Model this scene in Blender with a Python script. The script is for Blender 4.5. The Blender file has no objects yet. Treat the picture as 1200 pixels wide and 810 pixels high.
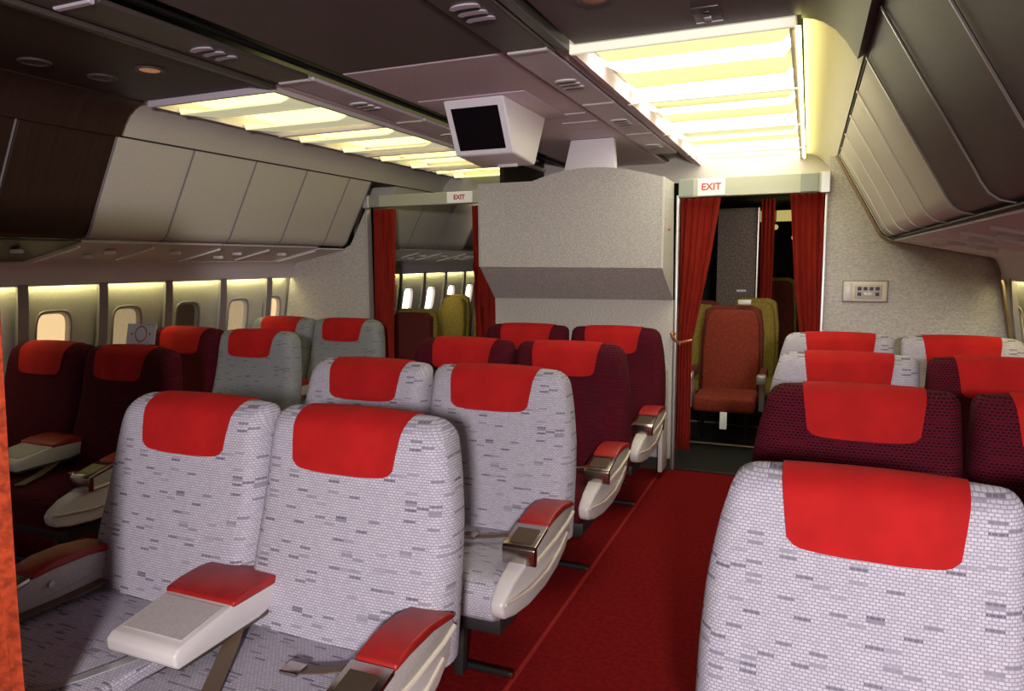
import bpy, bmesh, math, random
from mathutils import Vector, Matrix
random.seed(7)
C = bpy.context.scene.collection
SC = bpy.context.scene
PI = math.pi
# ------------------------------------------------------------------ camera
E = 1.53                                   # eye height above the carpet
f, vx, vy, roll = 826.0, 948.0, 305.0, 0.042   # px (1200 wide), vanishing point of the aisle, roll
d = Vector((vx-600, 405-vy, f)).normalized()
up = Vector((math.sin(roll), math.cos(roll), 0))
zz = (up-d*up.dot(d)).normalized()
xx = zz.cross(d)
cd = bpy.data.cameras.new('camera'); cam = bpy.data.objects.new('camera', cd); C.objects.link(cam)
cd.sensor_width = 36; cd.lens = f/1200*36; cd.clip_start = .02
# columns = camera right, up, back in world axes
rt = Vector((xx.x, d.x, zz.x)); u_ = Vector((xx.y, d.y, zz.y)); fw = Vector((xx.z, d.z, zz.z))
m = Matrix((rt, u_, -fw)).transposed().to_4x4(); m.translation = (0, 0, E)
cam.matrix_world = m
SC.camera = cam
# ------------------------------------------------------------------ world, light, exposure
w = bpy.data.worlds.new('world'); SC.world = w; w.use_nodes = True
w.node_tree.nodes['Background'].inputs[0].default_value = (.9, .85, .8, 1)
w.node_tree.nodes['Background'].inputs[1].default_value = .30
SC.view_settings.view_transform = 'Standard'; SC.view_settings.look = 'None'
SC.view_settings.exposure = 0.0; SC.view_settings.gamma = 1.0; SC.view_settings.use_curve_mapping = False
SC.cycles.max_bounces = 8

def lamp(name, kind, loc, energy, color, **k):
    l = bpy.data.lights.new(name, kind); l.energy = energy; l.color = color
    for a, v in k.items(): setattr(l, a, v)
    o = bpy.data.objects.new(name, l); C.objects.link(o); o.location = loc
    return o
FLASH = 505
fl = lamp('camera_flash', 'SPOT', (.50, -1.4, 1.80), FLASH, (1, .92, .93), spot_size=math.radians(100), spot_blend=.8, shadow_soft_size=.11)
fl.rotation_euler = (Vector((-.95, 3, 1.60))-Vector((.50, -1.4, 1.80))).to_track_quat('-Z', 'Y').to_euler()
CX = -1.62                                  # middle of the cabin
YS, YB = 2.73, 5.15                         # where the pale section starts, bulkhead

# ------------------------------------------------------------------ materials
MATS = {}
def mat(name, col, rough=.6, metal=0, spec=.5, emit=None, es=1, bump=None, noise=None, trans=0):
    mt = bpy.data.materials.new(name); mt.use_nodes = True
    nt = mt.node_tree; b = nt.nodes['Principled BSDF']
    b.inputs['Base Color'].default_value = (*col, 1); b.inputs['Roughness'].default_value = rough
    b.inputs['Metallic'].default_value = metal; b.inputs['Specular IOR Level'].default_value = spec
    if emit: b.inputs['Emission Color'].default_value = (*emit, 1); b.inputs['Emission Strength'].default_value = es
    if noise:      # (scale vec, low, high) colour mottling
        tc = nt.nodes.new('ShaderNodeTexCoord'); mp = nt.nodes.new('ShaderNodeMapping'); mp.inputs['Scale'].default_value = noise[0]
        nz = nt.nodes.new('ShaderNodeTexNoise'); nz.inputs['Scale'].default_value = 1; nz.inputs['Detail'].default_value = 4
        cr = nt.nodes.new('ShaderNodeValToRGB')
        cr.color_ramp.elements[0].position = .35; cr.color_ramp.elements[1].position = .65
        cr.color_ramp.elements[0].color = (*[c*noise[1] for c in col], 1); cr.color_ramp.elements[1].color = (*[min(1, c*noise[2]) for c in col], 1)
        nt.links.new(tc.outputs['Object'], mp.inputs[0]); nt.links.new(mp.outputs[0], nz.inputs['Vector']); nt.links.new(nz.outputs['Fac'], cr.inputs[0])
        nt.links.new(cr.outputs[0], b.inputs['Base Color'])
        if bump:
            bp = nt.nodes.new('ShaderNodeBump'); bp.inputs['Strength'].default_value = bump; bp.inputs['Distance'].default_value = .004
            nt.links.new(nz.outputs['Fac'], bp.inputs['Height']); nt.links.new(bp.outputs[0], b.inputs['Normal'])
    MATS[name] = mt
    return mt
def weave(name, base, alt, gap, dark, dashes=True, bw=.0125, rh=.0078, thr=.955, ms=.21):
    mt = bpy.data.materials.new(name); mt.use_nodes = True; nt = mt.node_tree; N = nt.nodes; L = nt.links
    b = N['Principled BSDF']; b.inputs['Roughness'].default_value = .9; b.inputs['Specular IOR Level'].default_value = .15
    uv = N.new('ShaderNodeUVMap'); uv.uv_map = 'UVMap'
    br = N.new('ShaderNodeTexBrick'); br.offset = .5; br.inputs['Scale'].default_value = 1; br.inputs['Brick Width'].default_value = bw
    br.inputs['Row Height'].default_value = rh; br.inputs['Mortar Size'].default_value = rh*ms; br.inputs['Mortar Smooth'].default_value = .8
    br.inputs['Color1'].default_value = (*base, 1); br.inputs['Color2'].default_value = (*alt, 1); br.inputs['Mortar'].default_value = (*gap, 1)
    nz0 = N.new('ShaderNodeTexNoise'); nz0.inputs['Scale'].default_value = 40
    ad = N.new('ShaderNodeVectorMath'); ad.operation = 'MULTIPLY_ADD'; ad.inputs[1].default_value = (.004, .003, 0)
    L.new(uv.outputs[0], nz0.inputs['Vector']); L.new(nz0.outputs['Color'], ad.inputs[0]); L.new(uv.outputs[0], ad.inputs[2])
    L.new(ad.outputs[0], br.inputs['Vector'])
    sn = N.new('ShaderNodeVectorMath'); sn.operation = 'SNAP'; sn.inputs[1].default_value = (bw*3, rh, 1)
    wn = N.new('ShaderNodeTexWhiteNoise'); wn.noise_dimensions = '2D'
    L.new(ad.outputs[0], sn.inputs[0]); L.new(sn.outputs[0], wn.inputs['Vector'])
    gt = N.new('ShaderNodeMath'); gt.operation = 'GREATER_THAN'; gt.inputs[1].default_value = thr
    L.new(wn.outputs['Value'], gt.inputs[0])
    iv = N.new('ShaderNodeMath'); iv.operation = 'MULTIPLY_ADD'; iv.inputs[1].default_value = -.8; iv.inputs[2].default_value = .9
    L.new(br.outputs['Fac'], iv.inputs[0])
    m0 = N.new('ShaderNodeMapRange'); m0.inputs['From Min'].default_value = thr; m0.inputs['From Max'].default_value = 1; m0.inputs['To Min'].default_value = .25 if dashes else .9; m0.inputs['To Max'].default_value = 1
    L.new(wn.outputs['Value'], m0.inputs['Value'])
    m1 = N.new('ShaderNodeMath'); m1.operation = 'MULTIPLY'
    L.new(gt.outputs[0], m1.inputs[0]); L.new(m0.outputs[0], m1.inputs[1])
    ml = N.new('ShaderNodeMath'); ml.operation = 'MULTIPLY'
    L.new(m1.outputs[0], ml.inputs[0]); L.new(iv.outputs[0], ml.inputs[1])
    mx = N.new('ShaderNodeMix'); mx.data_type = 'RGBA'
    L.new(ml.outputs[0], mx.inputs[0]); L.new(br.outputs['Color'], mx.inputs[6]); mx.inputs[7].default_value = (*dark, 1)
    L.new(mx.outputs[2], b.inputs['Base Color'])
    bp = N.new('ShaderNodeBump'); bp.invert = True; bp.inputs['Strength'].default_value = .35; bp.inputs['Distance'].default_value = .002
    L.new(br.outputs['Fac'], bp.inputs['Height']); L.new(bp.outputs[0], b.inputs['Normal'])
    MATS[name] = mt; return mt
weave('grey_weave', (.60, .565, .635), (.50, .47, .54), (.30, .275, .34), (.10, .085, .125), thr=.895)
weave('maroon_weave', (.012, .002, .004), (.02, .003, .006), (.115, .005, .017), (.07, .004, .012), False, .0145, .0105, .75, .33)
weave('blue_grey_weave_dim', (.34, .36, .39), (.29, .305, .335), (.18, .185, .205), (.10, .10, .125), thr=.94)  # weaker light on the far left seats is put into this darker cloth
mat('red_cloth', (.47, .011, .011), .85, spec=.2, noise=((9, 9, 9), .86, 1.08), bump=.15)
mat('red_vinyl', (.36, .016, .014), .42, noise=((14, 14, 14), .85, 1.1))
mat('white_gloss', (.88, .86, .84), .2)
mat('white_bright', (.88, .86, .86), .5)
mat('white_plastic', (.70, .66, .64), .32, noise=((3, 3, 3), .95, 1.03))
mat('grey_plastic', (.52, .48, .46), .5, noise=((120, 120, 120), .9, 1.06))
mat('cream_trim', (.72, .64, .52), .35)
mat('chrome', (.55, .50, .44), .22, 1)
mat('bronze', (.20, .155, .11), .38, .8)
mat('brown_strap', (.13, .085, .05), .55)
mat('black_metal', (.012, .011, .011), .45)
mat('dark_frame', (.02, .017, .016), .6)
mat('carpet', (.18, .005, .006), .95, spec=.1, noise=((45, 45, 45), .8, 1.15), bump=.5)
mat('carpet_seam', (.33, .022, .022), .9, spec=.1)
mat('aft_carpet', (.006, .005, .005), .8, noise=((30, 30, 30), .7, 1.3))
mat('tweed', (.53, .50, .475), .85, spec=.2, noise=((70, 70, 160), .80, 1.16), bump=.3)
mat('tweed_dark', (.13, .098, .086), .85, noise=((60, 60, 60), .6, 1.5))
mat('cream_panel', (.57, .53, .485), .55, noise=((160, 160, 160), .93, 1.06))
mat('sidewall', (.60, .58, .52), .6, noise=((90, 90, 90), .95, 1.05))
mat('divider', (.27, .24, .255), .55)
mat('service_grey', (.64, .57, .59), .6)
mat('mauve_panel', (.64, .50, .57), .6, noise=((60, 60, 60), .94, 1.05))
mat('mauve_rail', (.62, .53, .61), .45)
mat('taupe_dark', (.098, .070, .073), .5, noise=((50, 50, 50), .93, 1.06))
mat('brown_dark', (.032, .014, .009), .5, noise=((2, 60, 2), .85, 1.2))
mat('rail_dark', (.07, .055, .05), .4)
mat('plenum', (.02, .018, .018), .8)
mat('lamp_glow', (.05, .05, .012), .6, emit=(1, .96, .30), es=.52)
mat('lamp_glow_left', (.8, .8, .4), .6, emit=(1, .95, .38), es=1.35)
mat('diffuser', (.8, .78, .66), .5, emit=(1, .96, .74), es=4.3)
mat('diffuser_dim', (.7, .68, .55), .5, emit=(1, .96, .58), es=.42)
mat('frame_white', (.85, .82, .70), .5, emit=(1, .95, .70), es=.45)
mat('cove_lamp', (.8, .8, .5), .6, emit=(1, .92, .30), es=16)
mat('bin_tan', (.30, .20, .12), .5)
mat('blind_warm', (.6, .45, .25), .8, emit=(1, .70, .36), es=.85)
mat('blind_tan', (.55, .44, .28), .8, emit=(1, .76, .42), es=.28, noise=((200, 200, 12), .8, 1.1))
mat('blind_brown', (.17, .13, .11), .8, noise=((200, 200, 12), .8, 1.2))
mat('daylight', (1, 1, 1), .5, emit=(1, .93, .80), es=3)
mat('curtain_red', (.29, .020, .011), .85, spec=.15, noise=((40, 40, 6), .85, 1.12))
mat('curtain_orange', (.36, .045, .014), .85, spec=.15, noise=((60, 60, 60), .6, 1.25))
mat('aluminium', (.60, .60, .62), .35, .6)
mat('header_cream', (.46, .47, .36), .5)
mat('header_green', (.27, .30, .25), .4)
mat('sign_white', (.78, .76, .72), .5, emit=(1, .95, .9), es=.12)
mat('sign_red', (.55, .06, .03), .5)
mat('monitor_white', (.84, .79, .84), .4)
mat('screen_black', (.006, .006, .008), .12)
mat('orange_fabric', (.20, .020, .005), .85, noise=((60, 60, 60), .75, 1.25))
mat('mustard_fabric', (.27, .19, .028), .85, noise=((60, 60, 60), .8, 1.2))
mat('dark_red_fabric', (.13, .014, .010), .85, noise=((60, 60, 60), .8, 1.2))
mat('copper', (.55, .24, .14), .35, .8)
mat('copper_lamp', (.4, .16, .08), .4, emit=(1, .42, .16), es=.25)
mat('yellow_light', (.5, .45, .2), .6, emit=(1, .80, .25), es=.45)
mat('card_blue', (.80, .83, 1.0), .4)
mat('button_dark', (.06, .045, .06), .5)
mat('wash_lamp', (.9, .9, .5), .5, emit=(1, .95, .42), es=20)

# ------------------------------------------------------------------ helpers
def obj(name, bm, mt, parent=None, angle=35, loc=None):
    me = bpy.data.meshes.new(name); bm.normal_update()
    bm.to_mesh(me); bm.free()
    me.materials.append(MATS[mt] if isinstance(mt, str) else mt)
    for p in me.polygons: p.use_smooth = True
    me.set_sharp_from_angle(angle=math.radians(angle))
    o = bpy.data.objects.new(name, me); C.objects.link(o)
    if parent: o.parent = parent
    if loc: o.location = loc
    return o
def tag(o, label, cat=None, group=None, kind=None):
    o['label'] = label
    if cat: o['category'] = cat
    if group: o['group'] = group
    if kind: o['kind'] = kind
    return o
def thing(name, label, cat, loc=(0, 0, 0), group=None, kind=None):
    o = bpy.data.objects.new(name, None); C.objects.link(o); o.location = loc; o.empty_display_size = .1
    return tag(o, label, cat, group, kind)
def copy_tree(o, parent=None):
    c = o.copy(); C.objects.link(c)
    if parent: c.parent = parent
    for ch in list(o.children): copy_tree(ch, c)
    return c
def bev(bm, r, seg=2, angle=30):
    if r <= 0: return bm
    es = [e for e in bm.edges if len(e.link_faces) == 2 and e.calc_face_angle(0) > math.radians(angle)]
    bmesh.ops.bevel(bm, geom=es, offset=r, segments=seg, affect='EDGES', profile=.5, clamp_overlap=True)
    return bm
def box(x0, x1, y0, y1, z0, z1, r=0, seg=2, bm=None):
    b = bmesh.new()
    bmesh.ops.create_cube(b, size=1)
    for v in b.verts: v.co = ((x0+x1)/2+v.co.x*(x1-x0), (y0+y1)/2+v.co.y*(y1-y0), (z0+z1)/2+v.co.z*(z1-z0))
    bev(b, r, seg)
    return merge(bm, b)
def merge(a, b):
    if a is None: return b
    me = bpy.data.meshes.new('t'); b.to_mesh(me); b.free(); a.from_mesh(me); bpy.data.meshes.remove(me); return a
def prism(pts, a0, a1, axis='y', r=0, seg=2, bm=None):
    """pts 2-D; axis y: (x,z) extruded along y; axis x: (y,z) along x; axis z: (x,y) along z"""
    def P(p, a):
        return {'y': (p[0], a, p[1]), 'x': (a, p[0], p[1]), 'z': (p[0], p[1], a)}[axis]
    b = bmesh.new()
    lo = [b.verts.new(P(p, a0)) for p in pts]; hi = [b.verts.new(P(p, a1)) for p in pts]
    n = len(pts)
    b.faces.new(lo); b.faces.new(hi[::-1])
    for i in range(n): b.faces.new((lo[i], hi[i], hi[(i+1) % n], lo[(i+1) % n]))
    bmesh.ops.recalc_face_normals(b, faces=b.faces)
    bev(b, r, seg)
    return merge(bm, b)
def sheet(pts, y0, y1, bm=None, th=.01, n=1):
    """open profile (x,z) extruded along y with thickness th"""
    b = bmesh.new(); rows = []
    for k in range(n+1):
        y = y0+(y1-y0)*k/n
        rows.append([b.verts.new((p[0], y, p[1])) for p in pts])
    for k in range(n):
        for i in range(len(pts)-1): b.faces.new((rows[k][i], rows[k][i+1], rows[k+1][i+1], rows[k+1][i]))
    bmesh.ops.recalc_face_normals(b, faces=b.faces)
    if th: bmesh.ops.solidify(b, geom=b.faces[:], thickness=th)
    bmesh.ops.recalc_face_normals(b, faces=b.faces)
    return merge(bm, b)
def tube(pts, r, seg=8, bm=None):
    b = bmesh.new(); pts = [Vector(p) for p in pts]; rings = []
    for i, p in enumerate(pts):
        t = (pts[min(i+1, len(pts)-1)]-pts[max(i-1, 0)]).normalized()
        a = t.orthogonal().normalized() if i == 0 else (a-t*a.dot(t)).normalized()
        c = t.cross(a)
        rings.append([b.verts.new(p+r*(a*math.cos(2*PI*k/seg)+c*math.sin(2*PI*k/seg))) for k in range(seg)])
    for i in range(len(rings)-1):
        for k in range(seg): b.faces.new((rings[i][k], rings[i][(k+1) % seg], rings[i+1][(k+1) % seg], rings[i+1][k]))
    b.faces.new(rings[0][::-1]); b.faces.new(rings[-1])
    bmesh.ops.recalc_face_normals(b, faces=b.faces)
    return merge(bm, b)
def disc(c, r, h, axis='z', seg=20, bm=None, sy=1):
    b = bmesh.new(); bmesh.ops.create_cone(b, cap_ends=True, segments=seg, radius1=r, radius2=r*.9, depth=h)
    rot = {'z': Matrix(), 'y': Matrix.Rotation(PI/2, 3, 'X'), 'x': Matrix.Rotation(PI/2, 3, 'Y')}[axis]
    for v in b.verts: v.co.y *= sy
    for v in b.verts: v.co = rot @ v.co + Vector(c)
    return merge(bm, b)
def mirx(pts): return [(2*CX-p[0], p[1]) for p in pts]
def lerp(a, b, t): return a+(b-a)*t
def interp(tab, t):
    for (a, va), (b, vb) in zip(tab, tab[1:]):
        if t <= b: return va+(vb-va)*max(0, (t-a)/(b-a))
    return tab[-1][1]
def strap(pts, wv, th, bm=None):
    """flat ribbon along pts, width vector wv"""
    b = bmesh.new(); wv = Vector(wv); A = [b.verts.new(Vector(p)-wv/2) for p in pts]; B = [b.verts.new(Vector(p)+wv/2) for p in pts]
    for i in range(len(pts)-1): b.faces.new((A[i], A[i+1], B[i+1], B[i]))
    bmesh.ops.recalc_face_normals(b, faces=b.faces)
    bmesh.ops.solidify(b, geom=b.faces[:], thickness=th)
    return merge(bm, b)
def text_mesh(s, size, name, mt, parent, loc, rot=(PI/2, 0, 0), ext=.002, bold=0):
    cu = bpy.data.curves.new(name, 'FONT'); cu.body = s; cu.size = size; cu.extrude = ext; cu.align_x = 'CENTER'; cu.align_y = 'CENTER'; cu.offset = bold
    o = bpy.data.objects.new(name, cu); C.objects.link(o)
    dg = bpy.context.evaluated_depsgraph_get(); me = bpy.data.meshes.new_from_object(o.evaluated_get(dg))
    bpy.data.objects.remove(o)
    me.materials.clear(); me.materials.append(MATS[mt])
    o = bpy.data.objects.new(name, me); C.objects.link(o); o.parent = parent; o.location = loc; o.rotation_euler = rot
    return o

# ------------------------------------------------------------------ cross-section of the cabin (right half, mirrored for the left)
COVE = [(-.05, 2.385), (-.01, 2.378), (.03, 2.36), (.075, 2.325), (.115, 2.275), (.15, 2.215)]
BIN = [(.155, 2.205), (.395, 1.765), (.41, 1.735), (.43, 1.705), (.455, 1.686), (.49, 1.677)]
UNDER = [(.492, 1.659), (1.00, 1.555)]
WALLCOVE = [(1.00, 1.555), (1.035, 1.54), (1.062, 1.50), (1.078, 1.45), (1.082, 1.405)]
WALL = [(1.125, 1.42), (1.142, 1.25), (1.172, 1.05), (1.245, .80), (1.285, .5), (1.26, .2), (1.22, 0)]
PITCH = .515
YE = 10.5

# floor
fl_o = tag(obj('floor', box(-4.9, 1.7, -1.2, 5.13, -.06, 0), 'carpet'), 'deep red carpeted cabin floor', 'floor', kind='structure')
tag(obj('floor', box(-4.9, 1.7, 5.13, YE, -.062, -.002), 'aft_carpet'), 'dark floor of the cabin beyond the bulkhead', 'floor', kind='structure')
tag(obj('trim_1', box(-.955, -.938, 0, 5.12, 0, .004), 'carpet_seam'), 'pale red seam line running along the aisle carpet', 'carpet seam', kind='structure')
tag(obj('trim_2', box(-.90, .1, 5.13, 5.18, 0, .008, .003), 'dark_frame'), 'dark threshold strip under the right doorway', 'threshold', kind='structure')

# outer shell
def shellprof(off=0): return [(x+off, z) for x, z in WALL]
for side, fn, nm in (('left', mirx, 'wall_left'), ('right', lambda p: p, 'wall_right')):
    W_ = [(1.05, 2.46), (1.20, 1.75)]+[(x+.075, z) for x, z in WALL]
    o = obj(nm, sheet(fn(W_), -1.2, YE, th=.03), 'sidewall')
    tag(o, 'curved outer cabin wall behind the %s window panels' % side, 'wall', kind='structure')
    tag(obj('trim_%d' % (80 if side == 'left' else 81), sheet(fn([(1.084, 1.462), (1.20, 1.462)]), -1.2, YE, th=.006), 'service_grey'), 'unseen shelf added above the %s window panels carrying the wash lamps' % side, 'shelf', kind='structure')  # added light blocker, stops wash light leaking up past the bins
    obj('valance', sheet(fn(WALLCOVE), -1.2, YE, th=.008), 'service_grey', o)
# lower dado in front of wall
    obj('lower_panel', sheet(fn([(x-.012, z) for x, z in WALL if z < 1.0]), -1.2, YB, th=.01), 'sidewall', o)

# windows: bay panel with opening + shade + dividers
WP = .525; WY0 = 2.76
def wall_x(z): 
    t = sorted([(zz_, x) for x, zz_ in WALL]); return interp(t, z)
def bay(side, y0, y1, shade, idx, label, wz=1.10):
    sg = (lambda x: 2*CX-x) if side == 'left' else (lambda x: x)
    root = thing('window_%d' % idx, label, 'window', (0, 0, 0), kind='structure')
    yc = (y0+y1)/2-(.04 if y0 < YB else 0); hw, hh = .108, .155; zc = wz-.02
    # opening outline (rounded rectangle) and outer rectangle joined ring-wise
    n = 32; inn = []; out = []
    for k in range(n):
        a = 2*PI*(k+.5)/n; c, s = math.cos(a), math.sin(a)
        e = 2/4.2
        inn.append((yc+hw*math.copysign(abs(c)**e, c), zc+hh*math.copysign(abs(s)**e, s)))
        q = max(abs(c)/((y1-y0)/2), abs(s)/1)
        oy = c/max(abs(c), abs(s)); oz = s/max(abs(c), abs(s)); ym = (y0+y1)/2
        zo = 1.41 if oz > 0 else .72
        out.append((ym+oy*(y1-y0)/2, zc+oz*(1.41-zc if oz > 0 else zc-.72)))
    bm = bmesh.new()
    vi = [bm.verts.new((sg(wall_x(z)), y, z)) for y, z in inn]; vo = [bm.verts.new((sg(wall_x(z)), y, z)) for y, z in out]
    vm = [bm.verts.new((sg(wall_x(z)+.0), y, z)) for (y, z) in [(lerp(a[0], b[0], .12), lerp(a[1], b[1], .12)) for a, b in zip(inn, out)]]
    lin = lambda z: wall_x(zc)+(z-zc)*(wall_x(zc+.1)-wall_x(zc-.1))/.2
    vd = [bm.verts.new((sg(lin(z)+.045), lerp(yc, y, .90), lerp(zc, z, .92))) for y, z in inn]
    for A, B in ((vo, vm), (vm, vi), (vi, vd)):
        for k in range(n): bm.faces.new((A[k], A[(k+1) % n], B[(k+1) % n], B[k]))
    bmesh.ops.recalc_face_normals(bm, faces=bm.faces)
    obj('sidewall_panel', bm, 'sidewall', root, 50)
    bm = bmesh.new()
    r1 = [bm.verts.new((sg(wall_x(z)-.006), y, z)) for y, z in [(lerp(yc, y, 1.10), lerp(zc, z, 1.09)) for y, z in inn]]
    r2 = [bm.verts.new((sg(wall_x(z)-.006), y, z)) for y, z in inn]
    r3 = [bm.verts.new((sg(wall_x(z)+.02), lerp(yc, y, .97), lerp(zc, z, .98))) for y, z in inn]
    r0 = [bm.verts.new((sg(wall_x(z)+.004), y, z)) for y, z in [(lerp(yc, y, 1.14), lerp(zc, z, 1.12)) for y, z in inn]]
    for A, B in ((r0, r1), (r1, r2), (r2, r3)):
        for k in range(n): bm.faces.new((A[k], A[(k+1) % n], B[(k+1) % n], B[k]))
    bmesh.ops.recalc_face_normals(bm, faces=bm.faces)
    obj('window_frame', bm, 'divider', root, 50)
    x0, x1 = sorted((sg(wall_x(zc)+.045), sg(wall_x(zc)+.052)))
    bm = bmesh.new(); vv = [bm.verts.new((sg(lin(lerp(zc, z, .95))+.036), lerp(yc, y, .95), lerp(zc, z, .95))) for y, z in inn]; bm.faces.new(vv)
    bmesh.ops.recalc_face_normals(bm, faces=bm.faces)
    obj('window_shade', bm, shade, root)
    # hidden tube above the panel that washes it from the top
    x0, x1 = sorted((sg(1.092), sg(1.115)))
    obj('wash_lamp', box(x0, x1, y0+.04, y1-.04, 1.428, 1.445), 'wash_lamp', root)
    return root
def divider(side, y, k):
    sg = (lambda x: 2*CX-x) if side == 'left' else (lambda x: x)
    P = [(sg(x-.028), z) for x, z in WALL if z > .4]
    tag(obj('trim_%d' % k, sheet(P, y-.032, y+.032, th=.026), 'divider'), 'mauve grey upright strip between two window panels on the %s wall, number %d towards the rear' % (side, k), 'strip', kind='structure')
shades = ['blind_tan', 'blind_warm', 'blind_warm', 'blind_tan', 'blind_brown', 'blind_tan', 'blind_tan']
wl = ['left window panel at the photo edge, mostly cut off', 'left window with drawn shade glowing warm cream, above the nearest dark maroon seats', 'left window with tall tan glowing shade, behind the blue leaflet',
      'left window with dark brown drawn shade', 'left window with pale tan shade, above the blue grey seat', 'left window nearest the bulkhead, partly hidden by it']
n = 1
for k in range(-1, 5):
    y0 = WY0+WP*(k-0); y1 = y0+WP
    if y1 > YB: y1 = YB
    bay('left', y0, min(y1, YB-.01), {-1: 'blind_tan', 0: 'blind_warm', 1: 'blind_tan', 2: 'blind_brown', 3: 'blind_tan', 4: 'blind_warm'}[k], n, wl[k+1]); n += 1
for k in range(6):
    bay('left', 6.74-.275+.55*k, 6.74+.275+.55*k, 'daylight', n, 'small bright window seen through the left doorway, number %d from the doorway edge' % (k+1)); n += 1
for k, sh in ((2, 'blind_tan'), (3, 'blind_warm'), (4, 'blind_tan')):
    y0 = WY0+WP*k
    bay('right', y0, min(y0+WP, YB-.01), sh, n, 'right window panel beside the bulkhead at the photo edge, bay %d' % (k-1)); n += 1
n = 10
for k in range(-1, 5): divider('left', WY0+WP*k, n); n += 1
for k in range(7): divider('left', 6.74-.275+.55*k, n); n += 1
for k in range(2, 5): divider('right', WY0+WP*k, n); n += 1

# overhead bins
def bin_unit(side, y0, y1, mt, label, edge=True, group=None):
    fn = mirx if side == 'left' else (lambda p: p)
    root = thing('overhead_bin', label, 'overhead bin', (fn([(.40, 0)])[0][0], (y0+y1)/2, 0), group)
    L = root.location
    P = fn(BIN+[(.62, 1.70), (.62, 2.205)])
    bm = prism([(p[0]-L.x, p[1]) for p in P], y0+.005-L.y, y1-.005-L.y, 'y', .004, 1)
    o = obj('bin_door', bm, mt, root, 40)
    # raised rim along the rear edge of the door
    Q = fn([(x-.003, z-.002) for x, z in BIN])
    obj('edge_strip', sheet([(p[0]-L.x, p[1]) for p in Q], y1-.014-L.y, y1-.006-L.y, th=.004), 'white_gloss' if side == 'right' else 'divider', root)
    return root
ordn = ['first', 'second', 'third', 'fourth', 'fifth', 'sixth', 'seventh']
for k in range(5):
    y0 = YS+PITCH*k; y1 = min(y0+PITCH, YB-.062)
    bin_unit('left', y0, y1, 'cream_panel', 'pale cream overhead bin door on the left, %s beyond the dark brown section' % ordn[k], group='cream bins on the left')
    bin_unit('right', y0, y1, 'cream_panel', 'cream overhead bin door on the right, %s beyond the dark taupe bins' % ordn[k], group='cream bins on the right')
for k in range(4):
    y1 = YS-PITCH*k
    bin_unit('left', y1-PITCH, y1, 'brown_dark', 'dark brown overhead bin door at upper left, %s before the cream bins' % ordn[k], group='brown bins on the left')
    bin_unit('right', y1-PITCH, y1, 'taupe_dark', 'dark taupe overhead bin door at upper right, %s before the cream bins' % ordn[k], group='taupe bins on the right')
for k in range(6):
    y0 = YB+.32+.62*k
    bin_unit('left', y0, y0+.62, 'cream_panel' if k < 3 else 'taupe_dark', 'overhead bin seen through the left doorway, %s beyond the bulkhead' % ordn[k], group='bins beyond the left doorway')

# service panels under the bins
def service(side, y0, y1, label, mt):
    fn = mirx if side == 'left' else (lambda p: p)
    root = thing('service_panel', label, 'service panel', (fn([(.75, 0)])[0][0], (y0+y1)/2, 1.6))
    L = root.location
    def rib(x0, x1, a, b, mt):
        zf = lambda x: 1.66-(x-.5)*.21
        return obj('seam_strip', prism([(p[0]-L.x, p[1]-L.z) for p in fn([(x0, zf(x0)-.010), (x1, zf(x1)-.010), (x1, zf(x1)-.024), (x0, zf(x0)-.024)])], a-L.y, b-L.y, 'y', .003, 1), mt, root)
    def sh(pts, a, b, th, nm, mt): return obj(nm, sheet([(p[0]-L.x, p[1]-L.z) for p in fn(pts)], a-L.y, b-L.y, th=th), mt, root)
    sh(UNDER, y0+.004, y1-.004, .012, 'panel', mt)
    if side == 'right': sh([(.474, 1.662), (.512, 1.648)], y0+.002, y1-.002, .006, 'shadow_gap', 'dark_frame')
    rib(.54, .94, y0+.010, y0+.026, 'white_gloss')
    if y1-y0 > .5:
        rib(.54, .88, y0+.500, y0+.512, 'white_gloss')
        for dx, dy in ((.66, .30), (.78, .24), (.66, .78)):
            z = 1.66-(dx-.5)*.21
            p = fn([(dx, 0)])[0][0]
            obj('reading_light', disc((p-L.x, y0+dy-L.y, z-.020-L.z), .045, .02, 'z', 16, None, .55), 'white_plastic', root)
SPY = [YS-2.06, YS-1.03, YS, YS+1.03, YS+2.06, YB]
for k in range(5):
    for side in ('left', 'right'):
        service(side, SPY[k], SPY[k+1]-.003, 'reading light panel under the %s bins, %s counted from the camera' % (side, ordn[k]), 'service_grey' if k > 1 else ('brown_dark' if side == 'left' else 'service_grey'))
for k in range(3): service('left', YB+.25+1.1*k, YB+1.35+1.1*k, 'reading light panel under the bins beyond the left doorway, %s' % ordn[k], 'service_grey')

# coves above the bins
for side, fn in (('left', mirx), ('right', lambda p: p)):
    o = obj('trim_%d' % (40 if side == 'left' else 41), sheet(fn(COVE), YS, 6.3, th=.008), 'cream_panel')
    tag(o, 'cream curved cove panel above the %s bins, running back to the bulkhead' % side, 'cove', kind='structure')
    P = fn([(.052, 2.330), (.10, 2.277)])
    o = obj('trim_%d' % (42 if side == 'left' else 43), sheet(fn([(x, z) for x, z in COVE]), -1.2, YS-.004, th=.03), 'brown_dark' if side == 'left' else 'taupe_dark')
    tag(o, 'dark curved cove panel at the upper %s, nearest the camera' % side, 'cove', kind='structure')
    o = obj('trim_%d' % (44 if side == 'left' else 45), prism(fn([(.148, 2.222), (.152, 2.204), (.3, 2.204), (.3, 2.222)]), -1.2, 6.3, 'y'), 'dark_frame')
    tag(o, 'dark seam between cove and bins on the %s' % side, 'seam', kind='structure')

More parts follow.
